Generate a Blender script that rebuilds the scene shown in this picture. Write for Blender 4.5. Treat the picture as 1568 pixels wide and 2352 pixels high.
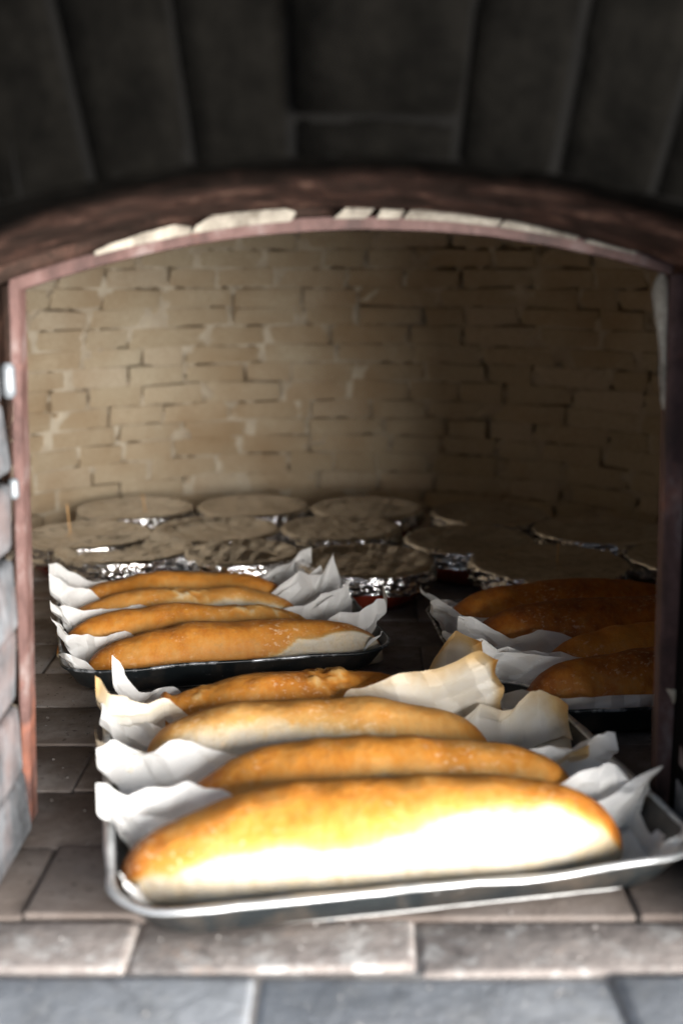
import bpy, bmesh, math, random
from mathutils import Vector, Matrix, noise
R = math.radians
sc = bpy.context.scene
C = sc.collection
for o in list(bpy.data.objects):
    bpy.data.objects.remove(o)

# ------------------------------------------------------------------ camera
cam_d = bpy.data.cameras.new('camera')
cam = bpy.data.objects.new('camera', cam_d); C.objects.link(cam)
cam_d.sensor_fit = 'VERTICAL'; cam_d.sensor_height = 36; cam_d.sensor_width = 24
cam_d.lens = 42
CAM_H = .50
TILT = math.atan((1176 - 620) / (42 / 36 * 2352))
cam.location = (0, 0, CAM_H)
cam.rotation_euler = (R(90) - TILT, 0, 0)
cam_d.clip_start = .02; cam_d.clip_end = 200
cam_d.dof.use_dof = True
cam_d.dof.focus_distance = 1.40
cam_d.dof.aperture_fstop = 2.6
cam_d.dof.aperture_blades = 0
sc.camera = cam

# ------------------------------------------------------------------ light: one tall daylight window behind the camera, to its right
w = bpy.data.worlds.new('World'); sc.world = w; w.use_nodes = True
bg = w.node_tree.nodes['Background']
bg.inputs['Color'].default_value = (.62, .78, 1.0, 1)
bg.inputs['Strength'].default_value = .40
ld = bpy.data.lights.new('window_daylight', 'AREA')
ld.shape = 'ELLIPSE'; ld.size = 11.0; ld.size_y = 5.4
ld.energy = 5400; ld.color = (1.0, .965, .92)
lo = bpy.data.objects.new('window_daylight', ld); C.objects.link(lo)
lo.location = (5.3, -6.6, .95)
lo.rotation_euler = (Vector((-.05, 1.1, .27)) - Vector(lo.location)).to_track_quat('-Z', 'Y').to_euler()

sc.view_settings.view_transform = 'Standard'
sc.view_settings.look = 'None'
sc.view_settings.exposure = .22
sc.view_settings.gamma = 1
sc.render.engine = 'CYCLES'
sc.cycles.use_denoising = True
sc.cycles.max_bounces = 12
sc.cycles.diffuse_bounces = 8
sc.cycles.glossy_bounces = 5
sc.cycles.sample_clamp_indirect = 6

# ------------------------------------------------------------------ helpers
def mesh_obj(name, me, mat=None, parent=None):
    o = bpy.data.objects.new(name, me); C.objects.link(o)
    if mat is not None and not me.materials:
        me.materials.append(mat)
    if parent is not None:
        o.parent = parent
    return o

def empty(name, loc=(0, 0, 0), rz=0):
    o = bpy.data.objects.new(name, None); C.objects.link(o)
    o.location = loc; o.rotation_euler = (0, 0, rz); o.empty_display_size = .03
    return o

def tag(o, label=None, cat=None, group=None, kind=None):
    if label: o['label'] = label
    if cat: o['category'] = cat
    if group: o['group'] = group
    if kind: o['kind'] = kind
    return o

def from_grid(name, nu, nv, fn, close_v=False, smooth=True):
    vs, fs = [], []
    for i in range(nu):
        for j in range(nv):
            vs.append(fn(i, j))
    jm = nv if close_v else nv - 1
    for i in range(nu - 1):
        for j in range(jm):
            k = (j + 1) % nv
            fs.append((i * nv + j, (i + 1) * nv + j, (i + 1) * nv + k, i * nv + k))
    me = bpy.data.meshes.new(name); me.from_pydata(vs, [], fs)
    if smooth:
        me.polygons.foreach_set('use_smooth', [True] * len(me.polygons))
    me.update()
    return me

def lerp_ctrl(pts, x):
    if x <= pts[0][0]: return pts[0][1]
    for (a, b), (c, d) in zip(pts, pts[1:]):
        if x <= c:
            t = (x - a) / (c - a); t = t * t * (3 - 2 * t)
            return b + (d - b) * t
    return pts[-1][1]

def sstep(a, b, x):
    t = max(0., min(1., (x - a) / (b - a))); return t * t * (3 - 2 * t)

def bevel_box(sx, sy, sz, bev=.003, seg=2, jit=0., rnd=None, smooth=True):
    bm = bmesh.new()
    bmesh.ops.create_cube(bm, size=1)
    for v in bm.verts:
        v.co.x *= sx; v.co.y *= sy; v.co.z *= sz
        if jit:
            v.co += Vector([rnd.uniform(-jit, jit) for _ in range(3)])
    bmesh.ops.bevel(bm, geom=list(bm.edges), offset=bev, segments=seg, profile=.6, affect='EDGES')
    me = bpy.data.meshes.new('box'); bm.to_mesh(me); bm.free()
    if smooth: me.polygons.foreach_set('use_smooth', [True] * len(me.polygons))
    return me

# ------------------------------------------------------------------ materials
class NT:
    def __init__(s, name):
        s.m = bpy.data.materials.new(name); s.m.use_nodes = True
        s.t = s.m.node_tree; s.b = s.t.nodes['Principled BSDF']
        s.out = s.t.nodes['Material Output']
        s.tc = s.t.nodes.new('ShaderNodeTexCoord')
    def n(s, ty, **kw):
        nd = s.t.nodes.new(ty)
        for k, v in kw.items(): setattr(nd, k, v)
        return nd
    def l(s, a, b): s.t.links.new(a, b)
    def noise(s, scale, detail=6, rough=.6, dist=0., vec=None, coord='Object', stretch=None):
        nd = s.n('ShaderNodeTexNoise')
        nd.inputs['Scale'].default_value = scale; nd.inputs['Detail'].default_value = detail
        nd.inputs['Roughness'].default_value = rough; nd.inputs['Distortion'].default_value = dist
        src = vec or s.tc.outputs[coord]
        if stretch:
            mp = s.n('ShaderNodeMapping'); mp.inputs['Scale'].default_value = stretch
            s.l(src, mp.inputs['Vector']); src = mp.outputs['Vector']
        s.l(src, nd.inputs['Vector']); return nd.outputs['Fac']
    def ramp(s, fac, stops):
        r = s.n('ShaderNodeValToRGB'); cr = r.color_ramp
        while len(cr.elements) > len(stops): cr.elements.remove(cr.elements[-1])
        while len(cr.elements) < len(stops): cr.elements.new(.5)
        for e, (p, c) in zip(cr.elements, stops):
            e.position = p
            e.color = (c, c, c, 1) if isinstance(c, (int, float)) else (*c, 1)
        s.l(fac, r.inputs['Fac']); return r.outputs['Color']
    def mix(s, fac, a, b, mode='MIX'):
        m = s.n('ShaderNodeMix', data_type='RGBA', blend_type=mode)
        for sock, v in ((m.inputs[0], fac), (m.inputs[6], a), (m.inputs[7], b)):
            if isinstance(v, (int, float)): sock.default_value = v
            elif isinstance(v, tuple): sock.default_value = (*v, 1)
            else: s.l(v, sock)
        return m.outputs[2]
    def math(s, op, a, b=0., clamp=False):
        m = s.n('ShaderNodeMath', operation=op); m.use_clamp = clamp
        for sock, v in ((m.inputs[0], a), (m.inputs[1], b)):
            if isinstance(v, (int, float)): sock.default_value = v
            else: s.l(v, sock)
        return m.outputs[0]
    def objrand_vec(s):
        oi = s.n('ShaderNodeObjectInfo'); ad = s.n('ShaderNodeVectorMath', operation='ADD')
        sc_ = s.n('ShaderNodeVectorMath', operation='SCALE'); cmb = s.n('ShaderNodeCombineXYZ')
        for i, k in enumerate((37., 91., 53.)):
            s.l(s.math('MULTIPLY', oi.outputs['Random'], k), cmb.inputs[i])
        s.l(s.tc.outputs['Object'], ad.inputs[0]); s.l(cmb.outputs[0], ad.inputs[1])
        s.rand = oi.outputs['Random']
        return ad.outputs[0]
    def bump(s, h, strength=.3, dist=.002, prev=None):
        b = s.n('ShaderNodeBump'); b.inputs['Strength'].default_value = strength
        b.inputs['Distance'].default_value = dist
        s.l(h, b.inputs['Height'])
        if prev is not None: s.l(prev, b.inputs['Normal'])
        return b.outputs['Normal']
    def fin(s, col=None, rough=None, nrm=None, metal=None, spec=None):
        for k, v in (('Base Color', col), ('Roughness', rough), ('Metallic', metal), ('Specular IOR Level', spec)):
            if v is None: continue
            if isinstance(v, tuple): s.b.inputs[k].default_value = (*v, 1)
            elif isinstance(v, (int, float)): s.b.inputs[k].default_value = v
            else: s.l(v, s.b.inputs[k])
        if nrm is not None: s.l(nrm, s.b.inputs['Normal'])
        return s.m

def m_wall_brick():
    k = NT('fired_tan_brick'); v = k.objrand_vec()
    wp = k.n('ShaderNodeNewGeometry').outputs['Position']
    big = k.noise(2.6, 4, .6, 0, vec=wp)
    c = k.ramp(k.noise(16, 6, .65, .3, vec=v), [(.25, (.33, .275, .20)), (.5, (.46, .40, .31)), (.75, (.53, .475, .39))])
    tint = k.ramp(k.rand, [(0, (.90, .84, .74)), (.35, (1., .97, .90)), (.7, (.95, .88, .78)), (1, (1.05, 1.02, .98))])
    c = k.mix(1., c, tint, 'MULTIPLY')
    c = k.mix(k.math('MULTIPLY', k.ramp(big, [(.48, 0), (.68, 1)]), .6), c, (.26, .155, .07))
    sp = k.ramp(k.noise(55, 3, .6, 0, vec=v), [(.63, 0), (.72, 1)])
    c = k.mix(k.math('MULTIPLY', sp, .6), c, (.12, .065, .03))
    n1 = k.noise(60, 8, .7, 0, vec=v); n2 = k.noise(14, 4, .6, 0, vec=v)
    nb = k.bump(n1, .5, .0025, k.bump(n2, .6, .006))
    return k.fin(c, .92, nb, spec=.15)

def m_mortar_wall():
    k = NT('sooty_clay_mortar')
    n = k.noise(9, 6, .7)
    c = k.ramp(n, [(.30, (.10, .07, .045)), (.42, (.34, .28, .205)), (.6, (.46, .40, .31))])
    nb = k.bump(k.noise(70, 6, .7), .6, .003)
    return k.fin(c, .95, nb, spec=.1)

def m_floor_tile():
    k = NT('ashy_firebrick'); v = k.objrand_vec()
    wp = k.n('ShaderNodeNewGeometry').outputs['Position']
    c = k.ramp(k.noise(14, 8, .7, .2, vec=v), [(.25, (.13, .10, .085)), (.5, (.235, .20, .18)), (.75, (.33, .30, .285))])
    tint = k.ramp(k.rand, [(0, (.62, .58, .56)), (.5, (1, .96, .92)), (1, (1.05, 1., .98))])
    c = k.mix(1., c, tint, 'MULTIPLY')
    sep = k.n('ShaderNodeSeparateXYZ'); k.l(wp, sep.inputs[0])
    # char from the fire near the mouth, pale ash raked further in
    ch = k.math('ADD', k.math('MULTIPLY', k.math('SUBTRACT', 1.20, sep.outputs['Y']), 4.), k.math('MULTIPLY', k.math('SUBTRACT', k.noise(5, 5, .65, 0, vec=wp), .5), 2.2), clamp=True)
    c = k.mix(k.math('MULTIPLY', ch, .50), c, (.085, .072, .065))
    ash = k.ramp(k.noise(6, 5, .65, 0, vec=wp), [(.46, 0), (.64, 1)])
    c = k.mix(k.math('MULTIPLY', ash, k.math('SUBTRACT', .7, k.math('MULTIPLY', ch, .6))), c, (.44, .42, .41))
    sp = k.ramp(k.noise(160, 2, .5, 0, vec=v), [(.66, 0), (.72, 1)])
    c = k.mix(k.math('MULTIPLY', sp, .7), c, (.05, .04, .035))
    nb = k.bump(k.noise(120, 6, .75, 0, vec=v), .5, .0015, k.bump(k.noise(25, 4, .6, 0, vec=v), .5, .004))
    return k.fin(c, .9, nb, spec=.2)

def m_ledge(name, stops, white):
    k = NT(name); v = k.objrand_vec()
    c = k.ramp(k.noise(26, 8, .72, .4, vec=v), stops)
    ash = k.ramp(k.noise(40, 5, .7, .3, vec=v), [(.52, 0), (.63, 1)])
    c = k.mix(k.math('MULTIPLY', ash, .8), c, white)
    soot = k.ramp(k.noise(18, 4, .6, .6, vec=v), [(.57, 0), (.68, 1)])
    c = k.mix(k.math('MULTIPLY', soot, .55), c, (.11, .095, .09))
    nb = k.bump(k.noise(110, 6, .7, 0, vec=v), .6, .002, k.bump(k.noise(24, 4, .6, 0, vec=v), .6, .005))
    return k.fin(c, .85, nb, spec=.25)

def m_plain_mortar(name, a, b, scale=30):
    k = NT(name)
    c = k.ramp(k.noise(scale, 6, .7), [(.3, a), (.7, b)])
    nb = k.bump(k.noise(90, 6, .7), .6, .003)
    return k.fin(c, .95, nb, spec=.1)

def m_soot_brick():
    # soot on the outer face, its colour deepened to hold an unmodelled hood's shade, fades back along the underside, where bare red brick shows
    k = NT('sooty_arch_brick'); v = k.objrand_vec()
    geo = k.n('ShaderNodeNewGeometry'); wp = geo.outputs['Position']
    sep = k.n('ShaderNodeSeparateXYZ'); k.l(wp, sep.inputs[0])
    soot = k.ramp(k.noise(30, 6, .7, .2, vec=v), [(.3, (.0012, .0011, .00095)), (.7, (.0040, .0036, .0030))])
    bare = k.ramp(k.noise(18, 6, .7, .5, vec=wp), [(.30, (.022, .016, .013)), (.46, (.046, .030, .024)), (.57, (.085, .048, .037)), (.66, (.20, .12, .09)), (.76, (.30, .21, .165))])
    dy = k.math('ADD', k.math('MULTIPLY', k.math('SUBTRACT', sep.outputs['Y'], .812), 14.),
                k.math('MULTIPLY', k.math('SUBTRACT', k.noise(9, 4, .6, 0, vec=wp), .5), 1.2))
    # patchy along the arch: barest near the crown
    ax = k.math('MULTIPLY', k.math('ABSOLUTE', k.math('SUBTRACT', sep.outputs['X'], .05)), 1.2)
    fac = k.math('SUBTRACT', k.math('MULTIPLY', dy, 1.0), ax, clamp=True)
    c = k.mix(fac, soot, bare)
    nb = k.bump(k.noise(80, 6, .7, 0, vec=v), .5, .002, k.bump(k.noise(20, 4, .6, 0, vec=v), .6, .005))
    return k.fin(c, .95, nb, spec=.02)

def m_jamb_brick():
    k = NT('ash_grey_jamb'); v = k.objrand_vec()
    c = k.ramp(k.noise(22, 7, .7, .3, vec=v), [(.28, (.045, .045, .048)), (.5, (.125, .132, .142)), (.72, (.27, .285, .305))])
    rose = k.ramp(k.noise(12, 4, .6, 0, vec=v), [(.5, 0), (.66, 1)])
    c = k.mix(k.math('MULTIPLY', rose, .45), c, (.28, .19, .17))
    nb = k.bump(k.noise(70, 6, .7, 0, vec=v), .6, .003)
    return k.fin(c, .85, nb, spec=.2)

def m_iron():
    k = NT('rusty_red_iron')
    n = k.noise(22, 7, .7, .3, stretch=(1, 1, .55))
    c = k.ramp(n, [(.28, (.028, .017, .015)), (.42, (.066, .034, .029)), (.54, (.115, .062, .054)), (.64, (.185, .14, .13)), (.74, (.28, .255, .245))])
    flame = k.ramp(k.noise(9, 4, .6), [(.58, 0), (.7, 1)])
    c = k.mix(k.math('MULTIPLY', flame, .45), c, (.46, .17, .10))
    nb = k.bump(k.noise(120, 6, .7), .5, .001)
    return k.fin(c, .62, nb, .15, .4)

def m_tray():
    k = NT('black_enamel')
    n = k.noise(40, 6, .7)
    c = k.ramp(n, [(.3, (.006, .009, .011)), (.7, (.016, .021, .023))])
    sp = k.ramp(k.noise(230, 2, .5), [(.68, 0), (.73, 1)])
    pt = k.ramp(k.noise(18, 3, .6), [(.5, 0), (.62, 1)])
    c = k.mix(k.math('MULTIPLY', k.math('MULTIPLY', sp, pt), .8), c, (.35, .37, .38))
    gr = k.ramp(k.noise(11, 6, .7, .4), [(.46, 0), (.62, 1)])
    c = k.mix(k.math('MULTIPLY', gr, .7), c, (.075, .058, .044))
    r = k.ramp(k.noise(15, 5, .6), [(.3, .28), (.7, .6)])
    nb = k.bump(k.noise(30, 3, .5), .2, .003)
    return k.fin(c, r, nb, 0, .5)

def m_rim(a, b, thr=(.42, .55)):
    k = NT('worn_rim_metal')
    w_ = k.ramp(k.noise(26, 6, .7), [(thr[0], 0), (thr[1], 1)])
    c = k.mix(w_, a, b)
    nb = k.bump(k.noise(60, 4, .6), .2, .001)
    return k.fin(c, .38, nb, k.math('MULTIPLY', w_, .75), .5)

def m_crust():
    k = NT('baked_crust'); v = k.objrand_vec()
    at = k.n('ShaderNodeAttribute', attribute_name='bake')
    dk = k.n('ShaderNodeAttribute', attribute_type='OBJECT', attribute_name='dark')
    n1 = k.noise(26, 7, .68, .3, vec=v)
    n2 = k.noise(90, 5, .65, 0, vec=v, stretch=(1, .5, .45))
    f = k.math('ADD', at.outputs['Fac'], k.math('MULTIPLY', k.math('SUBTRACT', n1, .5), .46))
    f = k.math('ADD', f, k.math('MULTIPLY', k.math('SUBTRACT', n2, .5), .44))
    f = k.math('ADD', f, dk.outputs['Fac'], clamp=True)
    c = k.ramp(f, [(.02, (.56, .50, .405)), (.22, (.60, .47, .29)), (.40, (.58, .33, .105)), (.66, (.54, .215, .032)),
                   (.84, (.39, .12, .015)), (1., (.20, .052, .012))])
    fl = k.ramp(k.noise(210, 3, .6, 0, vec=v, stretch=(.75, 1, 1)), [(.56, 0), (.66, 1)])
    pt = k.ramp(k.noise(13, 3, .6, 0, vec=v), [(.45, 0), (.68, 1)])
    pore = k.ramp(k.noise(120, 5, .7, .2, vec=v), [(.50, 0), (.66, 1)])
    c = k.mix(k.math('MULTIPLY', pore, .30), c, (.36, .22, .09))
    c = k.mix(k.math('MULTIPLY', k.math('MULTIPLY', fl, pt), .55), c, (.80, .62, .42))
    h1 = k.noise(140, 7, .75, 0, vec=v); h2 = k.noise(30, 4, .6, 0, vec=v)
    nb = k.bump(h1, .6, .0014, k.bump(h2, .6, .005))
    r = k.ramp(f, [(0, .85), (.6, .58), (1, .5)])
    m = k.fin(c, r, nb, spec=.28)
    k.b.inputs['Subsurface Weight'].default_value = .06
    k.b.inputs['Subsurface Radius'].default_value = (.008, .004, .002)
    k.b.inputs['Subsurface Scale'].default_value = .5
    return m

def m_paper():
    k = NT('baking_paper'); v = k.objrand_vec()
    at = k.n('ShaderNodeAttribute', attribute_name='toast')
    f = k.math('ADD', at.outputs['Fac'], k.math('MULTIPLY', k.math('SUBTRACT', k.noise(22, 6, .65, .3, vec=v), .5), .5), clamp=True)
    c = k.ramp(f, [(.12, (.86, .86, .85)), (.40, (.80, .73, .60)), (.66, (.66, .46, .22)), (.9, (.48, .24, .06))])
    nb = k.bump(k.noise(260, 4, .6, 0, vec=v), .12, .0006, k.bump(k.noise(45, 4, .55, .6, vec=v), .3, .004))
    m = k.fin(c, .55, nb, spec=.3)
    tr = k.n('ShaderNodeBsdfTranslucent'); k.l(c, tr.inputs['Color'])
    mx = k.n('ShaderNodeMixShader'); mx.inputs[0].default_value = .38
    k.l(k.b.outputs[0], mx.inputs[1]); k.l(tr.outputs[0], mx.inputs[2])
    k.l(mx.outputs[0], k.out.inputs['Surface'])
    return m

def m_foil():
    k = NT('aluminium_foil'); v = k.objrand_vec()
    st = k.ramp(k.noise(9, 5, .65, .3, vec=v), [(.42, 0), (.62, 1)])
    c = k.mix(k.math('MULTIPLY', st, .42), (.78, .78, .79), (.38, .33, .28))
    vor = k.n('ShaderNodeTexVoronoi', feature='F1'); vor.inputs['Scale'].default_value = 42
    k.l(v, vor.inputs['Vector'])
    nb = k.bump(vor.outputs['Distance'], .22, .005, k.bump(k.noise(30, 4, .55, 1.5, vec=v), .60, .008))
    r = k.ramp(k.noise(30, 4, .6, 0, vec=v), [(.3, .10), (.7, .25)])
    return k.fin(c, r, nb, 1.)

def m_clay():
    k = NT('glazed_red_clay'); v = k.objrand_vec()
    c = k.ramp(k.noise(14, 5, .6, .2, vec=v), [(.3, (.11, .014, .008)), (.7, (.27, .040, .018))])
    nb = k.bump(k.noise(35, 4, .6, 0, vec=v), .15, .002)
    return k.fin(c, .22, nb, 0, .5)

def m_wood():
    k = NT('birch_pick')
    c = k.ramp(k.noise(60, 4, .6), [(.3, (.42, .22, .08)), (.7, (.58, .36, .16))])
    return k.fin(c, .7)

def m_steel():
    k = NT('worn_hinge_steel')
    c = k.ramp(k.noise(60, 5, .7), [(.3, (.09, .10, .11)), (.6, (.20, .215, .23))])
    return k.fin(c, .5, k.bump(k.noise(90, 4, .6), .3, .001), .35)

M = dict(brick=m_wall_brick(), wallmortar=m_mortar_wall(), tile=m_floor_tile(),
         ledge=m_ledge('rosy_sill_brick', [(.25, (.15, .135, .13)), (.45, (.31, .27, .25)), (.58, (.40, .355, .33)), (.68, (.50, .40, .345)), (.8, (.58, .51, .47))], (.60, .58, .56)),
         slab=m_ledge('blue_grey_stone', [(.25, (.22, .23, .245)), (.5, (.42, .44, .47)), (.75, (.58, .60, .625))], (.46, .47, .48)),
         sillmortar=m_plain_mortar('pale_sill_mortar', (.22, .20, .19), (.50, .48, .46)),
         floorgrout=m_plain_mortar('dark_floor_grout', (.09, .08, .072), (.24, .215, .20)),
         soot=m_soot_brick(), sootmortar=m_plain_mortar('sooty_mortar', (.0010, .0009, .0008), (.0034, .0030, .0025), 7),  # near-black tones: soot plus the shade of a hood that is not built
         palechunk=m_plain_mortar('pale_mortar', (.12, .10, .08), (.46, .42, .35), 45),
         jamb=m_jamb_brick(), iron=m_iron(), tray=m_tray(),
         rim_dark=m_rim((.012, .016, .018), (.55, .57, .60), (.50, .62)), rim_light=m_rim((.30, .31, .31), (.72, .74, .75), (.36, .5)),
         crust=m_crust(), paper=m_paper(), foil=m_foil(), clay=m_clay(), wood=m_wood(), steel=m_steel())

# ------------------------------------------------------------------ the oven: floor
rnd = random.Random(5)
YF = 1.02                  # plane of the iron door frame
DC = Vector((0, 1.74, 0))  # dome centre
DR = .76

def tile_variants(n, sx, sy, sz, bev, jit, seed):
    r = random.Random(seed)
    out = []
    for _ in range(n):
        me = bevel_box(sx, sy, sz, bev, 2, jit, r); out.append(me)
    return out

floor = mesh_obj('oven_floor', from_grid('oven_floor', 2, 2, lambda i, j: (-.9 + 1.8 * i, .86 + 1.75 * j, -.0030)), M['floorgrout'])
tag(floor, kind='structure')
tv = tile_variants(6, .2405, .1145, .03, .003, .0012, 3)
for me in tv: me.materials.append(M['tile'])
yy = .917
row = 0
while yy < 2.55:
    x = -.86 + (row % 2) * .12 + rnd.uniform(-.01, .01)
    while x < .86:
        if (Vector((x, max(yy, 1.1), 0)) - DC).length < DR + .12 and not (yy < 1.05 and abs(x) > .40):
            o = mesh_obj('tile', rnd.choice(tv), None, floor)
            o.location = (x, yy, -.015 + rnd.uniform(-.0015, .0015)); o.rotation_euler = (rnd.uniform(-.006, .006), rnd.uniform(-.006, .006), rnd.uniform(-.012, .012) + (math.pi if rnd.random() < .5 else 0))
        x += .2425
    yy += .1165; row += 1

sill = mesh_obj('sill', from_grid('sill', 2, 2, lambda i, j: (-.8 + 1.6 * i, .45 + .4085 * j, -.0055)), M['sillmortar'])
tag(sill, kind='structure')
lv = tile_variants(5, .2135, .0705, .05, .006, .0022, 8)
for me in lv: me.materials.append(M['ledge'])
x = -.70
while x < .75:
    o = mesh_obj('brick', rnd.choice(lv), None, sill)
    o.location = (x, .8235 + rnd.uniform(-.002, .002), -.0255 + rnd.uniform(-.0008, .0008)); o.rotation_euler = (0, rnd.uniform(-.01, .01), rnd.uniform(-.015, .015))
    x += .2165
sv = tile_variants(4, .2525, .1795, .05, .007, .0022, 9)
for me in sv: me.materials.append(M['slab'])
for r_ in range(2):
    x = -.70 + r_ * .11
    while x < .75:
        o = mesh_obj('slab', rnd.choice(sv), None, sill)
        o.location = (x, .693 - r_ * .183, -.0265 + rnd.uniform(-.0008, .0008)); o.rotation_euler = (0, rnd.uniform(-.008, .008), rnd.uniform(-.012, .012))
        x += .2555

# ------------------------------------------------------------------ the oven: domed brick chamber
DH = .92
def dome_r(z):
    z = max(0, min(z, DH * .999))
    return DR * (1 - (z / DH) ** 2.5) ** (1 / 2.3)

def dome_pt(a, z, off=0.):
    """a: angle from +Y (towards +X), off: outwards"""
    r = dome_r(z)
    e = .004
    dr = (dome_r(z + e) - dome_r(z - e)) / (2 * e) if z > e else 0
    n2 = Vector((1, -dr)).normalized()      # outward (r, z)
    rr = r + off * n2.x; zz = z + off * n2.y
    return Vector((DC.x + rr * math.sin(a), DC.y + rr * math.cos(a), zz)), n2

# rough mortar lining behind the bricks, with the doorway left open
NA, NZ = 720, 200
zs = [DH * .999 * math.sin(.5 * math.pi * (j / (NZ - 1)) ** 1.0) for j in range(NZ)]
verts, faces = [], []
for i in range(NA):
    a = 2 * math.pi * i / NA
    for z in zs:
        p0, _ = dome_pt(a, z)
        n = noise.noise(p0 * 13) * .45 + .55 * noise.noise(p0 * 50 + Vector((7, 1, 3)))
        deep = sstep(.03, .28, n)
        p, _ = dome_pt(a, z, .0022 + .024 * deep + .0012 * noise.noise(p0 * 60 + Vector((3, 3, 9))))
        verts.append(p)
def in_door(p): return p.y < 1.25 and abs(p.x) < .30 and p.z < .545
for i in range(NA):
    for j in range(NZ - 1):
        q = [i * NZ + j, ((i + 1) % NA) * NZ + j, ((i + 1) % NA) * NZ + j + 1, i * NZ + j + 1]
        if all(in_door(verts[k]) for k in q): continue
        faces.append(q)
me = bpy.data.meshes.new('oven_wall'); me.from_pydata(verts, [], faces)
me.polygons.foreach_set('use_smooth', [True] * len(me.polygons))
oven_wall = mesh_obj('oven_wall', me, M['wallmortar']); tag(oven_wall, kind='structure')
# cap above the lining's crown
zt = zs[-1]
cap = from_grid('crown_cap', 2, 24, lambda i, j: (DC.x + (.0001 + .16 * i) * math.sin(j * math.tau / 24), DC.y + (.0001 + .16 * i) * math.cos(j * math.tau / 24), DH + .004 - .02 * i), close_v=True)
mesh_obj('crown_cap', cap, M['wallmortar'], oven_wall)

def brick_mesh(seed):
    r = random.Random(seed)
    bm = bmesh.new(); bmesh.ops.create_cube(bm, size=1)
    bmesh.ops.bevel(bm, geom=[e for e in bm.edges], offset=.035, segments=1, affect='EDGES')
    for v in bm.verts:
        sx, sz = (1 if v.co.x > 0 else -1), (1 if v.co.z > 0 else -1)
        v.co += Vector((.012 * math.sin(seed * 3.1 + 2 * sz), .02 * math.sin(seed * 1.7 + sx + 2.2 * sz), .05 * math.sin(seed * 2.3 + 1.3 * sx) * sz)) + Vector((r.uniform(-.01, .01), r.uniform(-.012, .012), r.uniform(-.03, .03)))
    me = bpy.data.meshes.new('brick'); bm.to_mesh(me); bm.free()
    me.materials.append(M['brick'])
    return me
bv = [brick_mesh(s) for s in range(9)]
rest = bmesh.new()
z = .004; ci = 0; nb_ = 0
rb = random.Random(12)
while z < .70:
    hgt = rb.uniform(.035, .042)
    zc = z + hgt / 2
    rr = dome_r(zc)
    a = -2.35 + rb.uniform(0, .15)
    amax = 2.35
    while a < amax:
        ln = rb.choice([.09, .11, .125, .135, .145, .16]) * rb.uniform(.94, 1.06)
        gap = rb.choice([.003, .004, .005, .007, .009, .012])
        da = ln / rr
        am = a + da / 2
        p, n2 = dome_pt(am, zc + rb.uniform(-.0015, .0015), rb.uniform(-.0015, .0010) + .0215)
        out = Vector((n2.x * math.sin(am), n2.x * math.cos(am), n2.y)).normalized()
        tx = Vector((math.cos(am), -math.sin(am), 0)); up = out.cross(tx) * -1
        if up.z < 0: up = -up
        lean = rb.uniform(-.035, .035)
        rot = Matrix((tx, out, up)).transposed() @ Matrix.Rotation(lean, 3, 'Y') @ Matrix.Rotation(rb.uniform(-.03, .03), 3, 'Z')
        bedgap = rb.choice([.0005, .001, .0015, .003])
        mat = Matrix.Translation(p) @ rot.to_4x4() @ Matrix.Diagonal((ln - gap, .044, hgt - bedgap, 1))
        if abs(am) < 1.22 and z < .62 and nb_ < 298:
            o = mesh_obj('brick', rb.choice(bv), None, oven_wall); o.matrix_world = mat; nb_ += 1
        elif not (p.y < 1.30 and abs(p.x) < .38):
            tmp = bmesh.new(); tmp.from_mesh(rb.choice(bv)); tmp.transform(mat)
            tm = bpy.data.meshes.new('t'); tmp.to_mesh(tm); tmp.free(); rest.from_mesh(tm); bpy.data.meshes.remove(tm)
        a += da
    z += hgt; ci += 1
me = bpy.data.meshes.new('far_brickwork'); rest.to_mesh(me); rest.free()
o = mesh_obj('brickwork', me, M['brick'], oven_wall); tag(o, kind='stuff')

# ------------------------------------------------------------------ the oven: front wall, outer brick arch, jambs
def z_iron(x): return .533 + .027 * x - .58 * x * x         # underside of the iron arch
def z_out(x):  return .571 - .60 * x * x                    # underside of the outer arch, front edge
YA = .80
front = None
def extrude_profile(name, pts, y0, y1, mat, parent):
    """pts: closed outline in (x, z)"""
    n = len(pts)
    vs = [(x, y0, z) for x, z in pts] + [(x, y1, z) for x, z in pts]
    fs = [tuple(range(n)), tuple(range(2 * n - 1, n - 1, -1))] + [(i, (i + 1) % n + 0, (i + 1) % n + n, i + n)[::-1] for i in range(n)]
    me = bpy.data.meshes.new(name); me.from_pydata(vs, [], fs); me.update()
    bm = bmesh.new(); bm.from_mesh(me); bmesh.ops.recalc_face_normals(bm, faces=bm.faces)
    bmesh.ops.triangulate(bm, faces=[f for f in bm.faces if len(f.verts) > 4]); bm.to_mesh(me); bm.free()
    return mesh_obj(name, me, mat, parent)

def arch_wall(name, hw0, hw1, zf, xo, zo, y0, y1, mat, parent, n=40):
    """wall slab with an arched doorway; hw0 half width at the foot, hw1 at the springing"""
    inner = [(-hw0, -.03)] + [(-hw1 + 2 * hw1 * i / n, zf(-hw1 + 2 * hw1 * i / n)) for i in range(n + 1)] + [(hw0, -.03)]
    outer = [(-xo, -.03)] + [(-xo + 2 * xo * i / n, zo) for i in range(n + 1)] + [(xo, -.03)]
    k = len(inner)
    vs = []
    for y in (y0, y1):
        vs += [(x, y, z) for x, z in inner] + [(x, y, z) for x, z in outer]
    fs = []
    for i in range(k - 1):
        fs.append((i, i + 1, k + i + 1, k + i)); fs.append((2 * k + i, 3 * k + i, 3 * k + i + 1, 2 * k + i + 1))
        fs.append((i, 2 * k + i, 2 * k + i + 1, i + 1)); fs.append((k + i, k + i + 1, 3 * k + i + 1, 3 * k + i))
    me = bpy.data.meshes.new(name); me.from_pydata(vs, [], fs); me.update()
    return mesh_obj(name, me, mat, parent)

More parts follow.
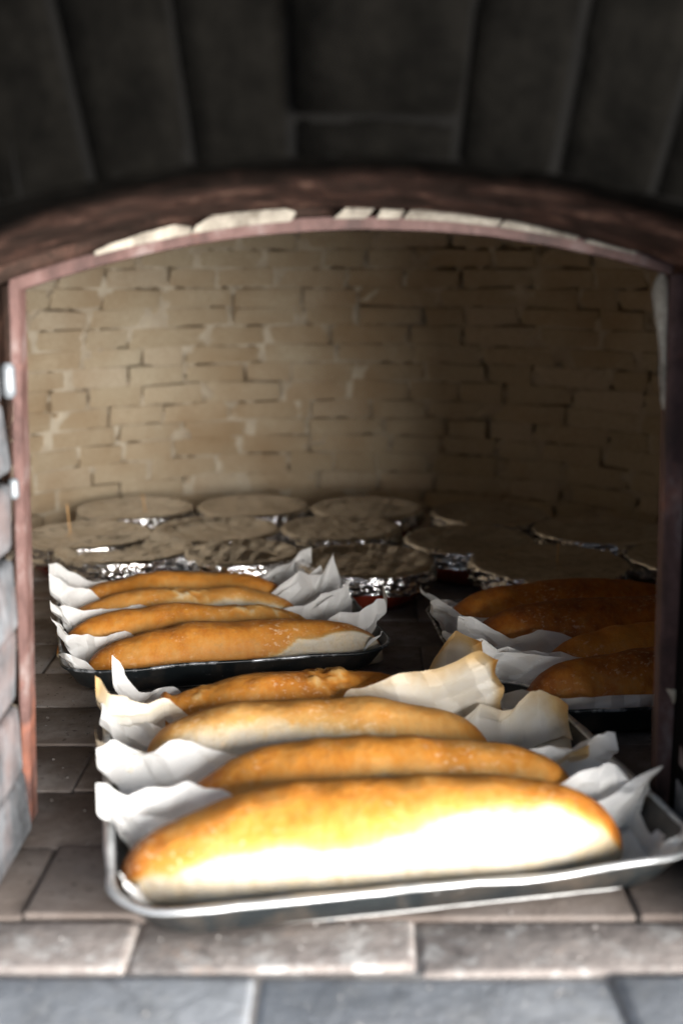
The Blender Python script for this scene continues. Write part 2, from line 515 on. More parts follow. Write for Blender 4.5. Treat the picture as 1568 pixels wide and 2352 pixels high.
front = arch_wall('oven_front', .300, .296, lambda x: z_out(x) + .0012, .95, 1.15, YA + .0035, YF + .012, M['sootmortar'], None)
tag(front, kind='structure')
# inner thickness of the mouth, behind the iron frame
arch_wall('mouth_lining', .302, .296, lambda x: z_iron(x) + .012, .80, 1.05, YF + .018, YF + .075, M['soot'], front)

# voussoirs of the outer arch (their undersides form the soffit)
AR = 1 / (2 * .60); AZ = .571 - AR
def voussoir(a0, a1, r0, r1, y0, y1, drop_back, seed, name='brick'):
    r = random.Random(seed)
    n = 5
    def P(a, rad, y):
        d = drop_back * (y - YA) / .2
        return Vector(((rad) * math.sin(a), y, AZ + rad * math.cos(a) - d))
    bm = bmesh.new()
    g = {}
    for iy, y in enumerate((y0, y1)):
        for k in range(n):
            a = a0 + (a1 - a0) * k / (n - 1)
            for ir, rad in enumerate((r0, r1)):
                g[iy, k, ir] = bm.verts.new(P(a, rad + r.uniform(-.0012, .0012), y + r.uniform(-.002, .002)))
    for k in range(n - 1):
        bm.faces.new((g[0, k, 0], g[0, k + 1, 0], g[0, k + 1, 1], g[0, k, 1]))
        bm.faces.new((g[1, k, 0], g[1, k, 1], g[1, k + 1, 1], g[1, k + 1, 0]))
        bm.faces.new((g[0, k, 0], g[1, k, 0], g[1, k + 1, 0], g[0, k + 1, 0]))
        bm.faces.new((g[0, k, 1], g[0, k + 1, 1], g[1, k + 1, 1], g[1, k, 1]))
    for k in (0, n - 1):
        bm.faces.new((g[0, k, 0], g[0, k, 1], g[1, k, 1], g[1, k, 0]))
    bmesh.ops.recalc_face_normals(bm, faces=bm.faces)
    eds = [e for e in bm.edges if e.calc_face_angle(0) > .6]
    bmesh.ops.bevel(bm, geom=eds, offset=.0025, segments=2, affect='EDGES')
    me = bpy.data.meshes.new(name); bm.to_mesh(me); bm.free()
    me.polygons.foreach_set('use_smooth', [True] * len(me.polygons))
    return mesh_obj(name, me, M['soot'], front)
JA = [-25., -20.3, -15.7, -11.1, -6.7, -2.1, 5.1, 9.5, 13.9, 18.3, 22.7]
G = .13
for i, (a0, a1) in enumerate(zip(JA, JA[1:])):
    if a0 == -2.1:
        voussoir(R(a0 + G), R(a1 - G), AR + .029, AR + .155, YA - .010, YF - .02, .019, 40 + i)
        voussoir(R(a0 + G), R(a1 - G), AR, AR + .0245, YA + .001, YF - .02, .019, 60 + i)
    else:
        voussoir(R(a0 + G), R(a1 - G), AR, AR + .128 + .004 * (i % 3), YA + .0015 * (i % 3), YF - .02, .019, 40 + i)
# old lime render smeared over the underside of the arch
def soffit(i, j):
    a = R(-25 + 48.5 * i / 140); k = j / 23
    y = YA + .0005 + (YF - .022 - YA) * k
    nz = .0018 * noise.noise(Vector((a * 14, y * 9, 3))) + .0010 * noise.noise(Vector((a * 45, y * 30, 8)))
    rr_ = AR - .0022 + nz + (.0030 if j == 0 else .0008 if j == 1 else 0)
    return (rr_ * math.sin(a), y, AZ + rr_ * math.cos(a) - .019 * (y - YA) / .2)
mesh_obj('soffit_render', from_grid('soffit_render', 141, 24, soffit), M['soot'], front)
# flat courses above the ring
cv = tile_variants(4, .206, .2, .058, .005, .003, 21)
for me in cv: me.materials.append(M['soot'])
for r_ in range(4):
    zc = .745 + .066 * r_
    x = -.70 + (r_ % 2) * .107
    while x < .72:
        o = mesh_obj('brick', rnd.choice(cv), None, front); o.location = (x, YA + .102 + rnd.uniform(-.002, .003), zc + rnd.uniform(-.002, .002)); o.rotation_euler = (0, rnd.uniform(-.01, .01), 0)
        x += .2145
# jamb bricks on both sides of the mouth
jv = tile_variants(5, .11, .20, .060, .006, .003, 31)
for me in jv: me.materials.append(M['jamb'])
for s in (-1, 1):
    for k in range(8):
        o = mesh_obj('brick', rnd.choice(jv), None, front)
        o.location = (s * (.296 + .0545 + (.004 if s > 0 else -.0135)) + rnd.uniform(-.002, .002), YA + .102 + rnd.uniform(-.003, .002), .0305 + .0655 * k)
        o.rotation_euler = (rnd.uniform(-.01, .01), rnd.uniform(-.012, .012), rnd.uniform(-.008, .008))
# pale mortar packed between the iron arch and the brick arch
def chunk(x0, x1, t0, t1, seed, skew=0.):
    r = random.Random(seed)
    n = max(4, int((x1 - x0) / .012))
    vs = []
    for y in (YF - .004, YF + .018):
        for k in range(n + 1):
            x = x0 + (x1 - x0) * k / n
            e = min(1, .45 + 4 * min(k, n - k) / n)
            lo_ = z_iron(x) + .0105
            vs.append((x + skew, y + r.uniform(-.002, .002), lo_ + (t0 + (t1 - t0) * k / n) * e + r.uniform(-.001, .001)))
            vs.append((x - skew, y, lo_ - .002))
    fs = []
    m_ = 2 * (n + 1)
    for k in range(n):
        a, b, c, d = 2 * k, 2 * k + 1, 2 * k + 3, 2 * k + 2
        fs += [(a, b, c, d), (m_ + a, m_ + d, m_ + c, m_ + b), (a, d, m_ + d, m_ + a), (b, m_ + b, m_ + c, c)]
    fs += [(0, m_, m_ + 1, 1), (2 * n, 2 * n + 1, m_ + 2 * n + 1, m_ + 2 * n)]
    me = bpy.data.meshes.new('mortar_chunk'); me.from_pydata(vs, [], fs); me.update()
    mesh_obj('mortar_chunk', me, M['palechunk'], front)
for i, (x0, x1, t0, t1, sk) in enumerate([(-.205, -.125, .004, .009, 0), (-.122, -.040, .009, .011, .002), (-.003, .024, .010, .013, .004), (.031, .050, .013, .011, .002),
                                          (.054, .131, .011, .010, .003), (.134, .198, .012, .009, .004), (.206, .248, .011, .006, .005)]):
    chunk(x0, x1, t0, t1, 70 + i, sk)
# lump of mortar squeezed out beside the right-hand frame bar
def lump(i, j):
    t = i / 15; a = j / 10 * math.tau
    zz = .497 - .115 * t
    wd = (.0065 + .0022 * math.sin(t * 9)) * (1 - .75 * max(0, t - .45) / .55) * min(1, .3 + t * 8)
    return (.2705 + .0085 * t + wd * math.cos(a) + .001 * noise.noise(Vector((t * 9, a, 2))), YF + .012 + .006 * math.sin(a), zz)
mesh_obj('mortar_lump', from_grid('mortar_lump', 16, 10, lump, close_v=True), M['palechunk'], front)

# ------------------------------------------------------------------ iron door frame
frame = empty('door_frame', (0, YF, 0))
tag(frame, 'rusty red iron frame lining the arched oven mouth', 'frame')
def bar(name, path, wdt, dep, side, seed):
    """flat bar along an (x, z) path; side=+1/-1 which way it is thick"""
    n = len(path); vs = []
    for k, (x, z) in enumerate(path):
        a = Vector(path[max(0, k - 1)]); b = Vector(path[min(n - 1, k + 1)])
        t = (b - a).normalized(); nn = Vector((-t.y, t.x)) * side
        j = .0007 * noise.noise(Vector((x * 30, z * 30, seed)))
        ww = wdt if not callable(wdt) else wdt(k / (n - 1))
        for (d, y) in ((0, 0), (ww, 0), (ww, dep), (0, dep)):
            p = Vector((x, z)) + nn * (d + (j if d == 0 else -j))
            vs.append((p.x, y + j, p.y))
    fs = [(0, 1, 2, 3), tuple(4 * (n - 1) + q for q in (3, 2, 1, 0))]
    for k in range(n - 1):
        for q in range(4):
            fs.append((4 * k + q, 4 * k + (q + 1) % 4, 4 * k + 4 + (q + 1) % 4, 4 * k + 4 + q))
    me = bpy.data.meshes.new(name); me.from_pydata(vs, [], fs)
    bm = bmesh.new(); bm.from_mesh(me); bmesh.ops.recalc_face_normals(bm, faces=bm.faces)
    bmesh.ops.bevel(bm, geom=[e for e in bm.edges if e.calc_face_angle(0) > .8], offset=.0012, segments=2, affect='EDGES'); bm.to_mesh(me); bm.free()
    return mesh_obj(name, me, M['iron'], frame)
xs = [-.276 + .552 * i / 60 for i in range(61)]
bar('arch_bar', [(x, z_iron(x)) for x in xs], .0105, .022, 1, 1)
bar('jamb_bar', [(-.2705 - .014 * t, .489 - .489 * t) for t in [i / 30 for i in range(31)]], .0085, .024, -1, 2)
bar('jamb_bar', [(.2755 + .0125 * t, .4965 - .4965 * t) for t in [i / 30 for i in range(31)]], lambda t: .0155 + .004 * t, .020, 1, 3)
def hinge(z, rad, h):
    me = from_grid('hinge', 9, 16, lambda i, j: (rad * min(1, .55 + .9 * min(i, 8 - i) / 2) * math.cos(j * math.tau / 16), rad * min(1, .55 + .9 * min(i, 8 - i) / 2) * math.sin(j * math.tau / 16), (i / 8 - .5) * h), close_v=True)
    o = mesh_obj('hinge', me, M['steel'], frame); o.location = (-.2815 - .006 * (.45 - z), -.006, z)
hinge(.408, .0060, .030); hinge(.315, .0045, .018)

# ------------------------------------------------------------------ trays
def rounded_rect(wx, wy, r, n=10):
    pts = []
    for cx, cy, a0 in ((wx / 2 - r, wy / 2 - r, 0), (-wx / 2 + r, wy / 2 - r, 90), (-wx / 2 + r, -wy / 2 + r, 180), (wx / 2 - r, -wy / 2 + r, 270)):
        for k in range(n + 1):
            a = R(a0 + 90 * k / n); pts.append((cx + r * math.cos(a), cy + r * math.sin(a)))
    # straight sides subdivided so the rim can wander
    out = []
    m = len(pts)
    for i in range(m):
        p, q = pts[i], pts[(i + 1) % m]
        d = math.dist(p, q); s = max(1, int(d / .018))
        for k in range(s): out.append((p[0] + (q[0] - p[0]) * k / s, p[1] + (q[1] - p[1]) * k / s))
    return out

def make_tray(name, loc, rot, wx, wy, hgt, label, rim_mat, rimw, seed):
    root = empty(name, loc, rot)
    tag(root, label, 'tray', 'black baking trays in the oven')
    base = rounded_rect(wx, wy, .055)
    n = len(base)
    th = .0016
    flare = .028
    def ring(inset, z, wob=0.):
        sx = (wx - 2 * inset) / wx; sy = (wy - 2 * inset) / wy
        out = []
        for (x, y) in base:
            w_ = wob * (noise.noise(Vector((x * 11, y * 11, seed))) + .5 * noise.noise(Vector((x * 30, y * 30, seed + 4))))
            out.append((x * sx, y * sy, z + w_))
        return out
    rings = [ring(.004, hgt - .002, .0034), ring(.010, hgt * .72, .001), ring(flare * .75, hgt * .28), ring(flare + .002, .006), ring(flare + .012, .0005),
             ring(flare + .012, .0005 + th), ring(flare + .003, .006 + th), ring(flare * .75 + th, hgt * .28 + th), ring(.010 + th, hgt * .72, .001), ring(.004 + th, hgt - .002, .0034)]
    vs = [p for r_ in rings for p in r_]
    fs = []
    for k in range(len(rings) - 1):
        if k == 4: continue
        for i in range(n):
            j = (i + 1) % n
            fs.append((k * n + i, k * n + j, (k + 1) * n + j, (k + 1) * n + i))
    fs.append(tuple(4 * n + i for i in range(n))[::-1]); fs.append(tuple(5 * n + i for i in range(n)))
    me = bpy.data.meshes.new('pan'); me.from_pydata(vs, [], fs)
    bm = bmesh.new(); bm.from_mesh(me); bmesh.ops.recalc_face_normals(bm, faces=bm.faces); bm.to_mesh(me); bm.free()
    me.polygons.foreach_set('use_smooth', [len(p.vertices) == 4 for p in me.polygons])
    mesh_obj('pan', me, M['tray'], root)
    # rolled rim
    top = ring(.004, hgt, .0034)
    def rf(i, j):
        x, y, z = top[i % n]
        p, q = top[(i - 1) % n], top[(i + 1) % n]
        t = Vector((q[0] - p[0], q[1] - p[1], 0)).normalized(); nn = Vector((t.y, -t.x, 0))
        a = j / 8 * math.tau
        dent = 1 + .45 * noise.noise(Vector((x * 25, y * 25, seed + 9)))
        return Vector((x, y, z)) + nn * (rimw * dent * (math.cos(a) + .3)) + Vector((0, 0, .0022 * math.sin(a)))
    me = from_grid('rim', n + 1, 8, rf, close_v=True)
    mesh_obj('rim', me, rim_mat, root)
    return root

TR = {
    'A': dict(loc=(.024, 1.045, .0015), rot=R(11.5), wx=.48, wy=.44),
    'B': dict(loc=(-.176, 1.564, .0015), rot=R(14), wx=.412, wy=.425),
    'C': dict(loc=(.352, 1.428, .0015), rot=R(4.5), wx=.45, wy=.445),
}
make_tray('baking_tray', **{k: TR['A'][k] for k in ('loc', 'rot', 'wx', 'wy')}, hgt=.04, label='black tray with bright worn rim standing on the sill at the oven mouth', rim_mat=M['rim_light'], rimw=.0040, seed=3.3)
make_tray('baking_tray', **{k: TR['B'][k] for k in ('loc', 'rot', 'wx', 'wy')}, hgt=.04, label='black tray with thin silvery rim line in front of the foil covered pots', rim_mat=M['rim_dark'], rimw=.0022, seed=8.1)
make_tray('baking_tray', **{k: TR['C'][k] for k in ('loc', 'rot', 'wx', 'wy')}, hgt=.04, label='black tray of dark brown loaves partly behind the red frame bar', rim_mat=M['rim_dark'], rimw=.0022, seed=14.7)

# ------------------------------------------------------------------ bread loaves
def make_loaf(T, x, y, L, W, H, label, seed, pb, soft=.22, rot=0., bend=0., dark=0., torn=None, burst=None, point=2.6, lift=0., knob=None):
    """pb: control list (s, height fraction) where pale flank turns into brown crust on the near side"""
    NU, NV = 150, 64
    off = Vector((seed * 3.7, seed * 1.9, seed * 5.3))
    bake = []
    def f(i, j):
        s = -math.cos(math.pi * i / (NU - 1))
        ph = math.tau * j / NV
        p = max(0., 1 - abs(s) ** point) ** .5
        wv = 1 + .07 * noise.noise(Vector((s * 1.7, 0, seed))) + .035 * noise.noise(Vector((s * 5, 3, seed)))
        hv = 1 + .08 * noise.noise(Vector((s * 1.9, 5, seed))) + .03 * noise.noise(Vector((s * 6, 9, seed)))
        wd = W / 2 * p * wv; h = H * (p ** .82) * hv
        cs, sn = math.cos(ph), math.sin(ph)
        yy = wd * math.copysign(abs(cs) ** .92, cs)
        k0 = .36
        if sn >= 0: zz = h * (k0 + (1 - k0) * sn ** .95)
        else: zz = h * k0 * (1 - abs(sn) ** .55)
        hn = zz / max(h, 1e-5)
        P = Vector((s * L / 2, yy + bend * (1 - s * s), zz + .10 * H * (1 - p)))
        nrm = Vector((0, cs * .8, max(sn, -.2)))
        near = cs < 0
        q = Vector((P.x, P.y, P.z)) * 1.0 + off
        d = .0035 * noise.noise(q * 14) + .0016 * noise.noise(q * 38) + .0006 * noise.noise(q * 110)
        b = lerp_ctrl(pb, s) if near else .38
        if not near:
            b = b + (lerp_ctrl(pb, s) - b) * max(0, 1 - 4 * cs)
        sf = soft
        lvl = hn + .10 * noise.noise(q * 10) + .05 * noise.noise(q * 40)
        bk = sstep(b - sf, b + sf, lvl) * .57 + .14 * noise.noise(q * 7 + Vector((9, 9, 9))) + .10 * sstep(.75, 1., hn)
        bk += .14 * sstep(.72, .98, abs(s)) * sstep(.2, .6, hn)
        if burst and near:
            s0, s1 = burst
            mk = sstep(s0 - .12, s0 + .12, s) * (1 - sstep(s1 - .05, s1 + .12, s))
            # torn lip: the crust stands proud of the pale split below it
            lip = math.exp(-((lvl - b) / .045) ** 2)
            d += mk * (.0028 * lip - .0030 * (1 - sstep(b - .10, b - .02, lvl)) * sstep(.05, .25, hn))
            if lvl < b: bk = bk * (1 - mk) + mk * (.02 + .05 * noise.noise(q * 60))
            bk -= .25 * mk * lip
        if torn:
            for (t0, t1, amp) in torn:
                mk = sstep(t0, t0 + .06, s) * (1 - sstep(t1 - .06, t1, s)) * sstep(.80, .92, hn)
                rag = noise.noise(q * 60) + .8 * noise.noise(q * 140)
                d += mk * amp * (.25 + rag)
                bk -= mk * .34 * sstep(0, .6, rag)
        if knob:
            for (ks, kr, kh) in knob:
                e = math.exp(-(((s - ks) * L / 2) ** 2) / kr ** 2) * sstep(.6, .95, hn)
                d += kh * e
        P += nrm.normalized() * d * min(1, p * 3)
        if P.z < .0005: P.z = .0005
        bake.append(max(0., min(1., bk)))
        return P
    me = from_grid('bread_loaf', NU, NV, f, close_v=True)
    at = me.attributes.new('bake', 'FLOAT', 'POINT'); at.data.foreach_set('value', bake)
    o = mesh_obj('bread_loaf', me, M['crust'])
    t = TR[T]
    m = Matrix.Translation(t['loc']) @ Matrix.Rotation(t['rot'], 4, 'Z') @ Matrix.Translation((x, y, .0035 + lift)) @ Matrix.Rotation(rot, 4, 'Z')
    o.matrix_world = m
    o['dark'] = dark
    tag(o, label, 'bread', 'long loaves baking on paper')
    return o

# ------------------------------------------------------------------ baking paper under every loaf
def make_paper(T, x, y, L, W, label, seed, eL, eR, hf, hb, rise=(.045, .045), rot=0., hs=.76, toast=0., toastmap=None, crumple=1., leanF=.12, leanB=.12):
    """cradle of paper: hf / hb = control lists (u in -1..1, height) of the near and far walls; eL / eR how far it runs past the loaf"""
    NU, NV = 170, 84
    x0 = -L / 2 - eL; x1 = L / 2 + eR
    off = Vector((seed * 2.3, seed * 7.1, seed * 1.7))
    tl = []
    fr = random.Random(int(seed * 100))
    folds = [(fr.uniform(0, math.pi), wl * fr.uniform(.8, 1.2), fr.random(), am) for wl, am in ((.085, 1.1), (.055, .85), (.036, .50), (.022, .14))]
    def f(i, j):
        u = i / (NU - 1); xx = x0 + (x1 - x0) * u; un = 2 * u - 1
        t = 2 * j / (NV - 1) - 1
        endL = max(0., (-L / 2 + .030 - xx) / (eL + .030)); endR = max(0., (xx - L / 2 + .030) / (eR + .030))
        end = max(endL, endR)
        bw = (W / 2 + .003) * (1 - .22 * end)
        near = t < 0
        h = lerp_ctrl(hf if near else hb, un)
        h *= 1 + .10 * noise.noise(Vector((un * 3.0, 2 if near else 8, seed))) + .012 * noise.noise(Vector((un * 17, 3, seed)))
        h = max(.004, h * hs)
        q = abs(t) * (bw + h)
        ln = leanF if near else leanB
        r0 = .010
        if q < bw - r0: yy, zz = q, 0.
        elif q < bw + r0:
            a = (q - bw + r0) / (2 * r0); yy = bw - r0 + 2 * r0 * (a - .5 * a * a); zz = r0 * a * a
        else: yy = bw + (q - bw - r0) * ln; zz = r0 + (q - bw - r0)
        wall = sstep(0, .03, zz)
        yy = math.copysign(yy, t)
        zz += .55 * (rise[0] * endL ** 1.5 if endL > endR else rise[1] * endR ** 1.5)
        P = Vector((xx, yy, zz))
        c = (Vector((xx, yy * .8, zz * .8)) + off)
        # folded, angular creases: absolute noise makes valley lines
        sq = math.copysign(q, t)
        n1 = sum(am * (abs(((xx * math.cos(an) + sq * math.sin(an)) / wl + phs) % 1 * 2 - 1) * 2 - 1) for an, wl, phs, am in folds)
        n1 += .25 * (abs(noise.noise(c * 15)) * 2 - .35)
        n2 = abs(noise.noise(c * 33 + Vector((4, 2, 7)))) * 2 - .35
        n3 = noise.noise(c * 13 + Vector((1, 8, 3)))
        amp = (.0006 + .0078 * end ** 1.1 + .0042 * wall) * crumple
        P += Vector((0, .7 * math.copysign(1, t), .35)) * (amp * (n1 * 1.25 + n2 * .25))
        P += Vector((.5, .4, .5)) * (amp * .5 * n3)
        P.x += .006 * end * noise.noise(Vector((t * 4, un, seed + 3)))
        if P.z < .0003: P.z = .0003 + .0008 * abs(n2)
        # the sheet lies inside the pan; above the rim it may hang a little way out
        Q = Matrix.Rotation(rot, 2) @ Vector((P.x, P.y)) + Vector((x, y))
        tw, td = TR[T]['wx'] / 2, TR[T]['wy'] / 2
        zz_ = P.z + .0025
        ins = .034 - .025 * min(1, zz_ / .038) if zz_ < .042 else .008 - .014 * sstep(.042, .062, zz_)
        lx, ly = tw - ins, td - ins
        for ax, lim in ((0, lx), (1, ly)):
            ov = abs(Q[ax]) - lim
            if ov > 0:
                Q[ax] = math.copysign(lim, Q[ax]); P.z += ov * .32
        cr = .050
        dx, dy = abs(Q.x) - (lx - cr), abs(Q.y) - (ly - cr)
        if dx > 0 and dy > 0:
            dd = math.hypot(dx, dy)
            if dd > cr:
                Q.x = math.copysign(lx - cr + dx * cr / dd, Q.x); Q.y = math.copysign(ly - cr + dy * cr / dd, Q.y); P.z += (dd - cr) * .25
        Q = Matrix.Rotation(-rot, 2) @ (Q - Vector((x, y)))
        P.x, P.y = Q.x, Q.y
        edge = sstep(.72, 1., abs(t)) * .5 + .5 * sstep(.75, 1., end)
        tv_ = toast * (.55 + .6 * edge)
        if toastmap: tv_ += lerp_ctrl(toastmap, un) * (.25 + .9 * edge)
        tl.append(tv_ + .05)
        return P
    me = from_grid('baking_paper', NU, NV, f, smooth=False)
    at = me.attributes.new('toast', 'FLOAT', 'POINT'); at.data.foreach_set('value', tl)
    o = mesh_obj('baking_paper', me, M['paper'])
    t = TR[T]
    o.matrix_world = Matrix.Translation(t['loc']) @ Matrix.Rotation(t['rot'], 4, 'Z') @ Matrix.Translation((x, y, .0025)) @ Matrix.Rotation(rot, 4, 'Z')
    tag(o, label, 'paper', 'baking paper under the loaves')
    return o

def local(T, X, Y):
    t = TR[T]; v = Matrix.Rotation(-t['rot'], 2) @ Vector((X - t['loc'][0], Y - t['loc'][1]))
    return v.x, v.y

# tray A : at the mouth
A = [  # X, Y of the middle in the room
    (.030, .905, .418, .106, .085), (.036, 1.000, .365, .094, .082), (-.022, 1.106, .345, .092, .081), (-.045, 1.205, .330, .084, .076)]
lab = ['loaf with broad pale flank lying along the bright rim of the sill tray',
       'golden loaf second from the bright rim in the sill tray',
       'mottled loaf with pale streaked flank, third from the bright rim of the sill tray',
       'brown loaf with crumbly torn top at the back of the sill tray']
P_ = [local('A', a[0], a[1]) for a in A]
make_loaf('A', *P_[0], *A[0][2:], lab[0], 1.1, [(-1, .55), (-.6, .68), (0, .74), (.35, .86), (.62, .90), (.85, .78), (1, .5)], soft=.10, dark=.06, rot=R(-3), bend=.004, point=2.9)
make_loaf('A', *P_[1], *A[1][2:], lab[1], 2.3, [(-1, .40), (-.5, .62), (0, .76), (.3, .72), (.6, .66), (1, .4)], soft=.22, rot=R(-5), bend=.006, point=2.8)
make_loaf('A', *P_[2], *A[2][2:], lab[2], 3.7, [(-1, .9), (-.6, .88), (0, .84), (.5, .72), (1, .5)], soft=.25, rot=R(-8), dark=-.06, point=2.8)
make_loaf('A', *P_[3], *A[3][2:], lab[3], 4.9, [(-1, .5), (-.3, .62), (.2, .62), (1, .3)], soft=.16, rot=R(-2), dark=.04, torn=[(.02, .34, .0042), (-.72, -.5, .0022)], knob=[(-.86, .007, .011)])
# tray B : left, before the pots
B = [(-.130, 1.428, .372, .082, .064), (-.198, 1.508, .345, .078, .063), (-.222, 1.590, .335, .078, .063), (-.236, 1.675, .330, .078, .062)]
lab = ['orange brown loaf with pale split side lying along the thin silvery rim',
       'golden loaf with ragged torn ridge, second from the silvery rim',
       'pale sided loaf with cracked ridge, third from the silvery rim',
       'smooth golden loaf at the back of its tray beside the foil pots']
P_ = [local('B', b[0], b[1]) for b in B]
make_loaf('B', *P_[0], *B[0][2:], lab[0], 6.2, [(-1, .45), (-.75, .38), (-.4, .22), (.0, .16), (.22, .50), (.42, .74), (.7, .84), (.9, .92), (1, .9)], soft=.13, rot=R(-3), bend=.004, burst=(.12, .93), point=3.3, dark=.05)
make_loaf('B', *P_[1], *B[1][2:], lab[1], 7.4, [(-1, .45), (0, .60), (1, .5)], soft=.30, rot=R(-3), bend=.008, torn=[(.30, .92, .0026)], dark=.02)
make_loaf('B', *P_[2], *B[2][2:], lab[2], 8.8, [(-1, .45), (-.5, .62), (.1, .78), (.5, .86), (.8, .8), (1, .6)], soft=.14, rot=R(-3), bend=.006, torn=[(-.15, .25, .0032)], dark=-.04)
make_loaf('B', *P_[3], *B[3][2:], lab[3], 9.6, [(-1, .42), (0, .58), (1, .45)], soft=.26, rot=R(-3), bend=.010)
# tray C : right, in the shade of the jamb, which dark also puts into the crust colour
CC = [(.385, 1.292, .37, .090, .078), (.410, 1.378, .36, .092, .080), (.345, 1.478, .38, .100, .082), (.325, 1.575, .38, .096, .080)]
lab = ['dark brown loaf nearest the sill in the tray behind the frame bar',
       'speckled brown loaf second from the sill in the tray behind the frame bar',
       'deep brown loaf third from the sill in the tray behind the frame bar',
       'reddish brown loaf beside the pots in the tray behind the frame bar']
P_ = [local('C', c[0], c[1]) for c in CC]
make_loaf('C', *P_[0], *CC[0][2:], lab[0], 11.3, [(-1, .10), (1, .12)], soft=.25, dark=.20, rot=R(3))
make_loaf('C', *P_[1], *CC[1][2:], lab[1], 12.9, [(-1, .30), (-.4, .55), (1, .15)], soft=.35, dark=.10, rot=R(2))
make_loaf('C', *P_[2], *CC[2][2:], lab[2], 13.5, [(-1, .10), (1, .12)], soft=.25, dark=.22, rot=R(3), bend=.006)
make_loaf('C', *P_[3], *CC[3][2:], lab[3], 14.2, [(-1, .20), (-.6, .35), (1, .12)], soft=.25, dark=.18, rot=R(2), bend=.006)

# papers
PA = [local('A', a[0], a[1]) for a in A]
make_paper('A', *PA[0], .418, .108, 'white paper under the loaf along the bright rim of the sill tray', 1.4, .030, .075,
           [(-1, .03), (-.86, .028), (-.6, .012), (.5, .012), (.72, .034), (1, .046)], [(-1, .085), (-.7, .085), (-.35, .072), (.1, .058), (.55, .070), (.74, .080), (.9, .05), (1, .03)], rise=(.035, .030), rot=R(-3))
make_paper('A', *PA[1], .365, .094, 'white paper under the second loaf from the bright rim of the sill tray', 2.2, .075, .050,
           [(-1, .05), (-.7, .062), (-.4, .055), (0, .030), (.6, .03), (.8, .05), (1, .07)], [(-1, .08), (-.6, .082), (-.2, .05), (.3, .03), (.7, .065), (1, .065)], rise=(.030, .030), rot=R(-5), leanF=.25)
make_paper('A', *PA[2], .345, .092, 'crumpled cream paper under the third loaf from the bright rim of the sill tray', 3.9, .055, .085,
           [(-1, .07), (-.72, .072), (-.45, .03), (.3, .02), (.7, .022), (1, .034)], [(-1, .09), (-.7, .088), (-.4, .05), (.2, .04), (.6, .066), (1, .05)], rise=(.035, .04), rot=R(-8), toast=.24, crumple=1.5,
           toastmap=[(-1, .32), (-.5, .08), (.4, .05), (1, .42)])
make_paper('A', *PA[3], .330, .084, 'toasted yellow brown paper around the torn loaf at the back of the sill tray', 5.3, .040, .045,
           [(-1, .07), (-.8, .06), (-.4, .03), (.05, .03), (.22, .105), (.5, .125), (.85, .115), (1, .09)], [(-1, .085), (-.8, .075), (-.45, .04), (.3, .02), (.7, .06), (.9, .105), (1, .11)], rise=(.035, .05), rot=R(-2), toast=.12, crumple=1.4,
           toastmap=[(-1, -.1), (0, .10), (.25, .46), (1, .80)])
PB = [local('B', b[0], b[1]) for b in B]
make_paper('B', *PB[0], .372, .082, 'white paper under the loaf along the thin silvery rim', 6.6, .032, .040,
           [(-1, .05), (-.86, .052), (-.72, .016), (-.2, .022), (.2, .020), (.5, .008), (.9, .012), (1, .035)], [(-1, .055), (-.8, .062), (-.5, .052), (.1, .045), (.6, .065), (.86, .088), (1, .085)], rise=(.022, .026), rot=R(-3))
make_paper('B', *PB[1], .345, .078, 'white paper under the second loaf from the silvery rim', 7.7, .045, .050,
           [(-1, .055), (-.8, .05), (-.6, .02), (.6, .02), (1, .05)], [(-1, .07), (-.75, .072), (-.3, .066), (.2, .04), (.7, .055), (1, .07)], rise=(.030, .030), rot=R(-3))
make_paper('B', *PB[2], .335, .078, 'white paper under the third loaf from the silvery rim', 8.3, .030, .060,
           [(-1, .06), (-.7, .04), (.5, .02), (1, .06)], [(-1, .085), (-.75, .082), (-.4, .05), (.4, .045), (.8, .085), (1, .09)], rise=(.035, .035), rot=R(-3))
make_paper('B', *PB[3], .318, .078, 'white paper under the back loaf beside the foil pots', 9.2, .045, .045,
           [(-1, .06), (-.7, .04), (.5, .02), (.8, .06), (1, .08)], [(-1, .09), (-.85, .085), (-.6, .065), (.4, .03), (.8, .08), (1, .085)], rise=(.035, .035), rot=R(-3))
PC = [local('C', c[0], c[1]) for c in CC]
make_paper('C', *PC[0], .37, .090, 'grey white paper under the loaf nearest the sill behind the frame bar', 11.8, .050, .03,
           [(-1, .04), (-.82, .06), (-.65, .058), (0, .052), (1, .05)], [(-1, .09), (-.7, .08), (-.3, .06), (1, .03)], rise=(.030, .03), rot=R(3), hs=.80, toast=.12)
make_paper('C', *PC[1], .36, .092, 'grey white paper under the speckled loaf behind the frame bar', 12.2, .085, .03,
           [(-1, .075), (-.6, .075), (-.2, .055), (1, .03)], [(-1, .085), (-.6, .07), (-.2, .05), (1, .03)], rise=(.020, .03), rot=R(2), hs=.80, toast=.12)
make_paper('C', *PC[2], .38, .100, 'grey white paper under the third loaf behind the frame bar', 13.1, .050, .03,
           [(-1, .07), (-.6, .055), (-.2, .03), (1, .03)], [(-1, .085), (-.6, .06), (-.2, .05), (1, .03)], rise=(.022, .03), rot=R(3), hs=.80, toast=.12)
make_paper('C', *PC[3], .38, .096, 'grey white paper under the reddish loaf beside the pots', 14.9, .040, .03,
           [(-1, .06), (-.6, .06), (-.2, .03), (1, .03)], [(-1, .06), (-.6, .05), (-.2, .04), (1, .03)], rise=(.018, .03), rot=R(2), hs=.80, toast=.12)

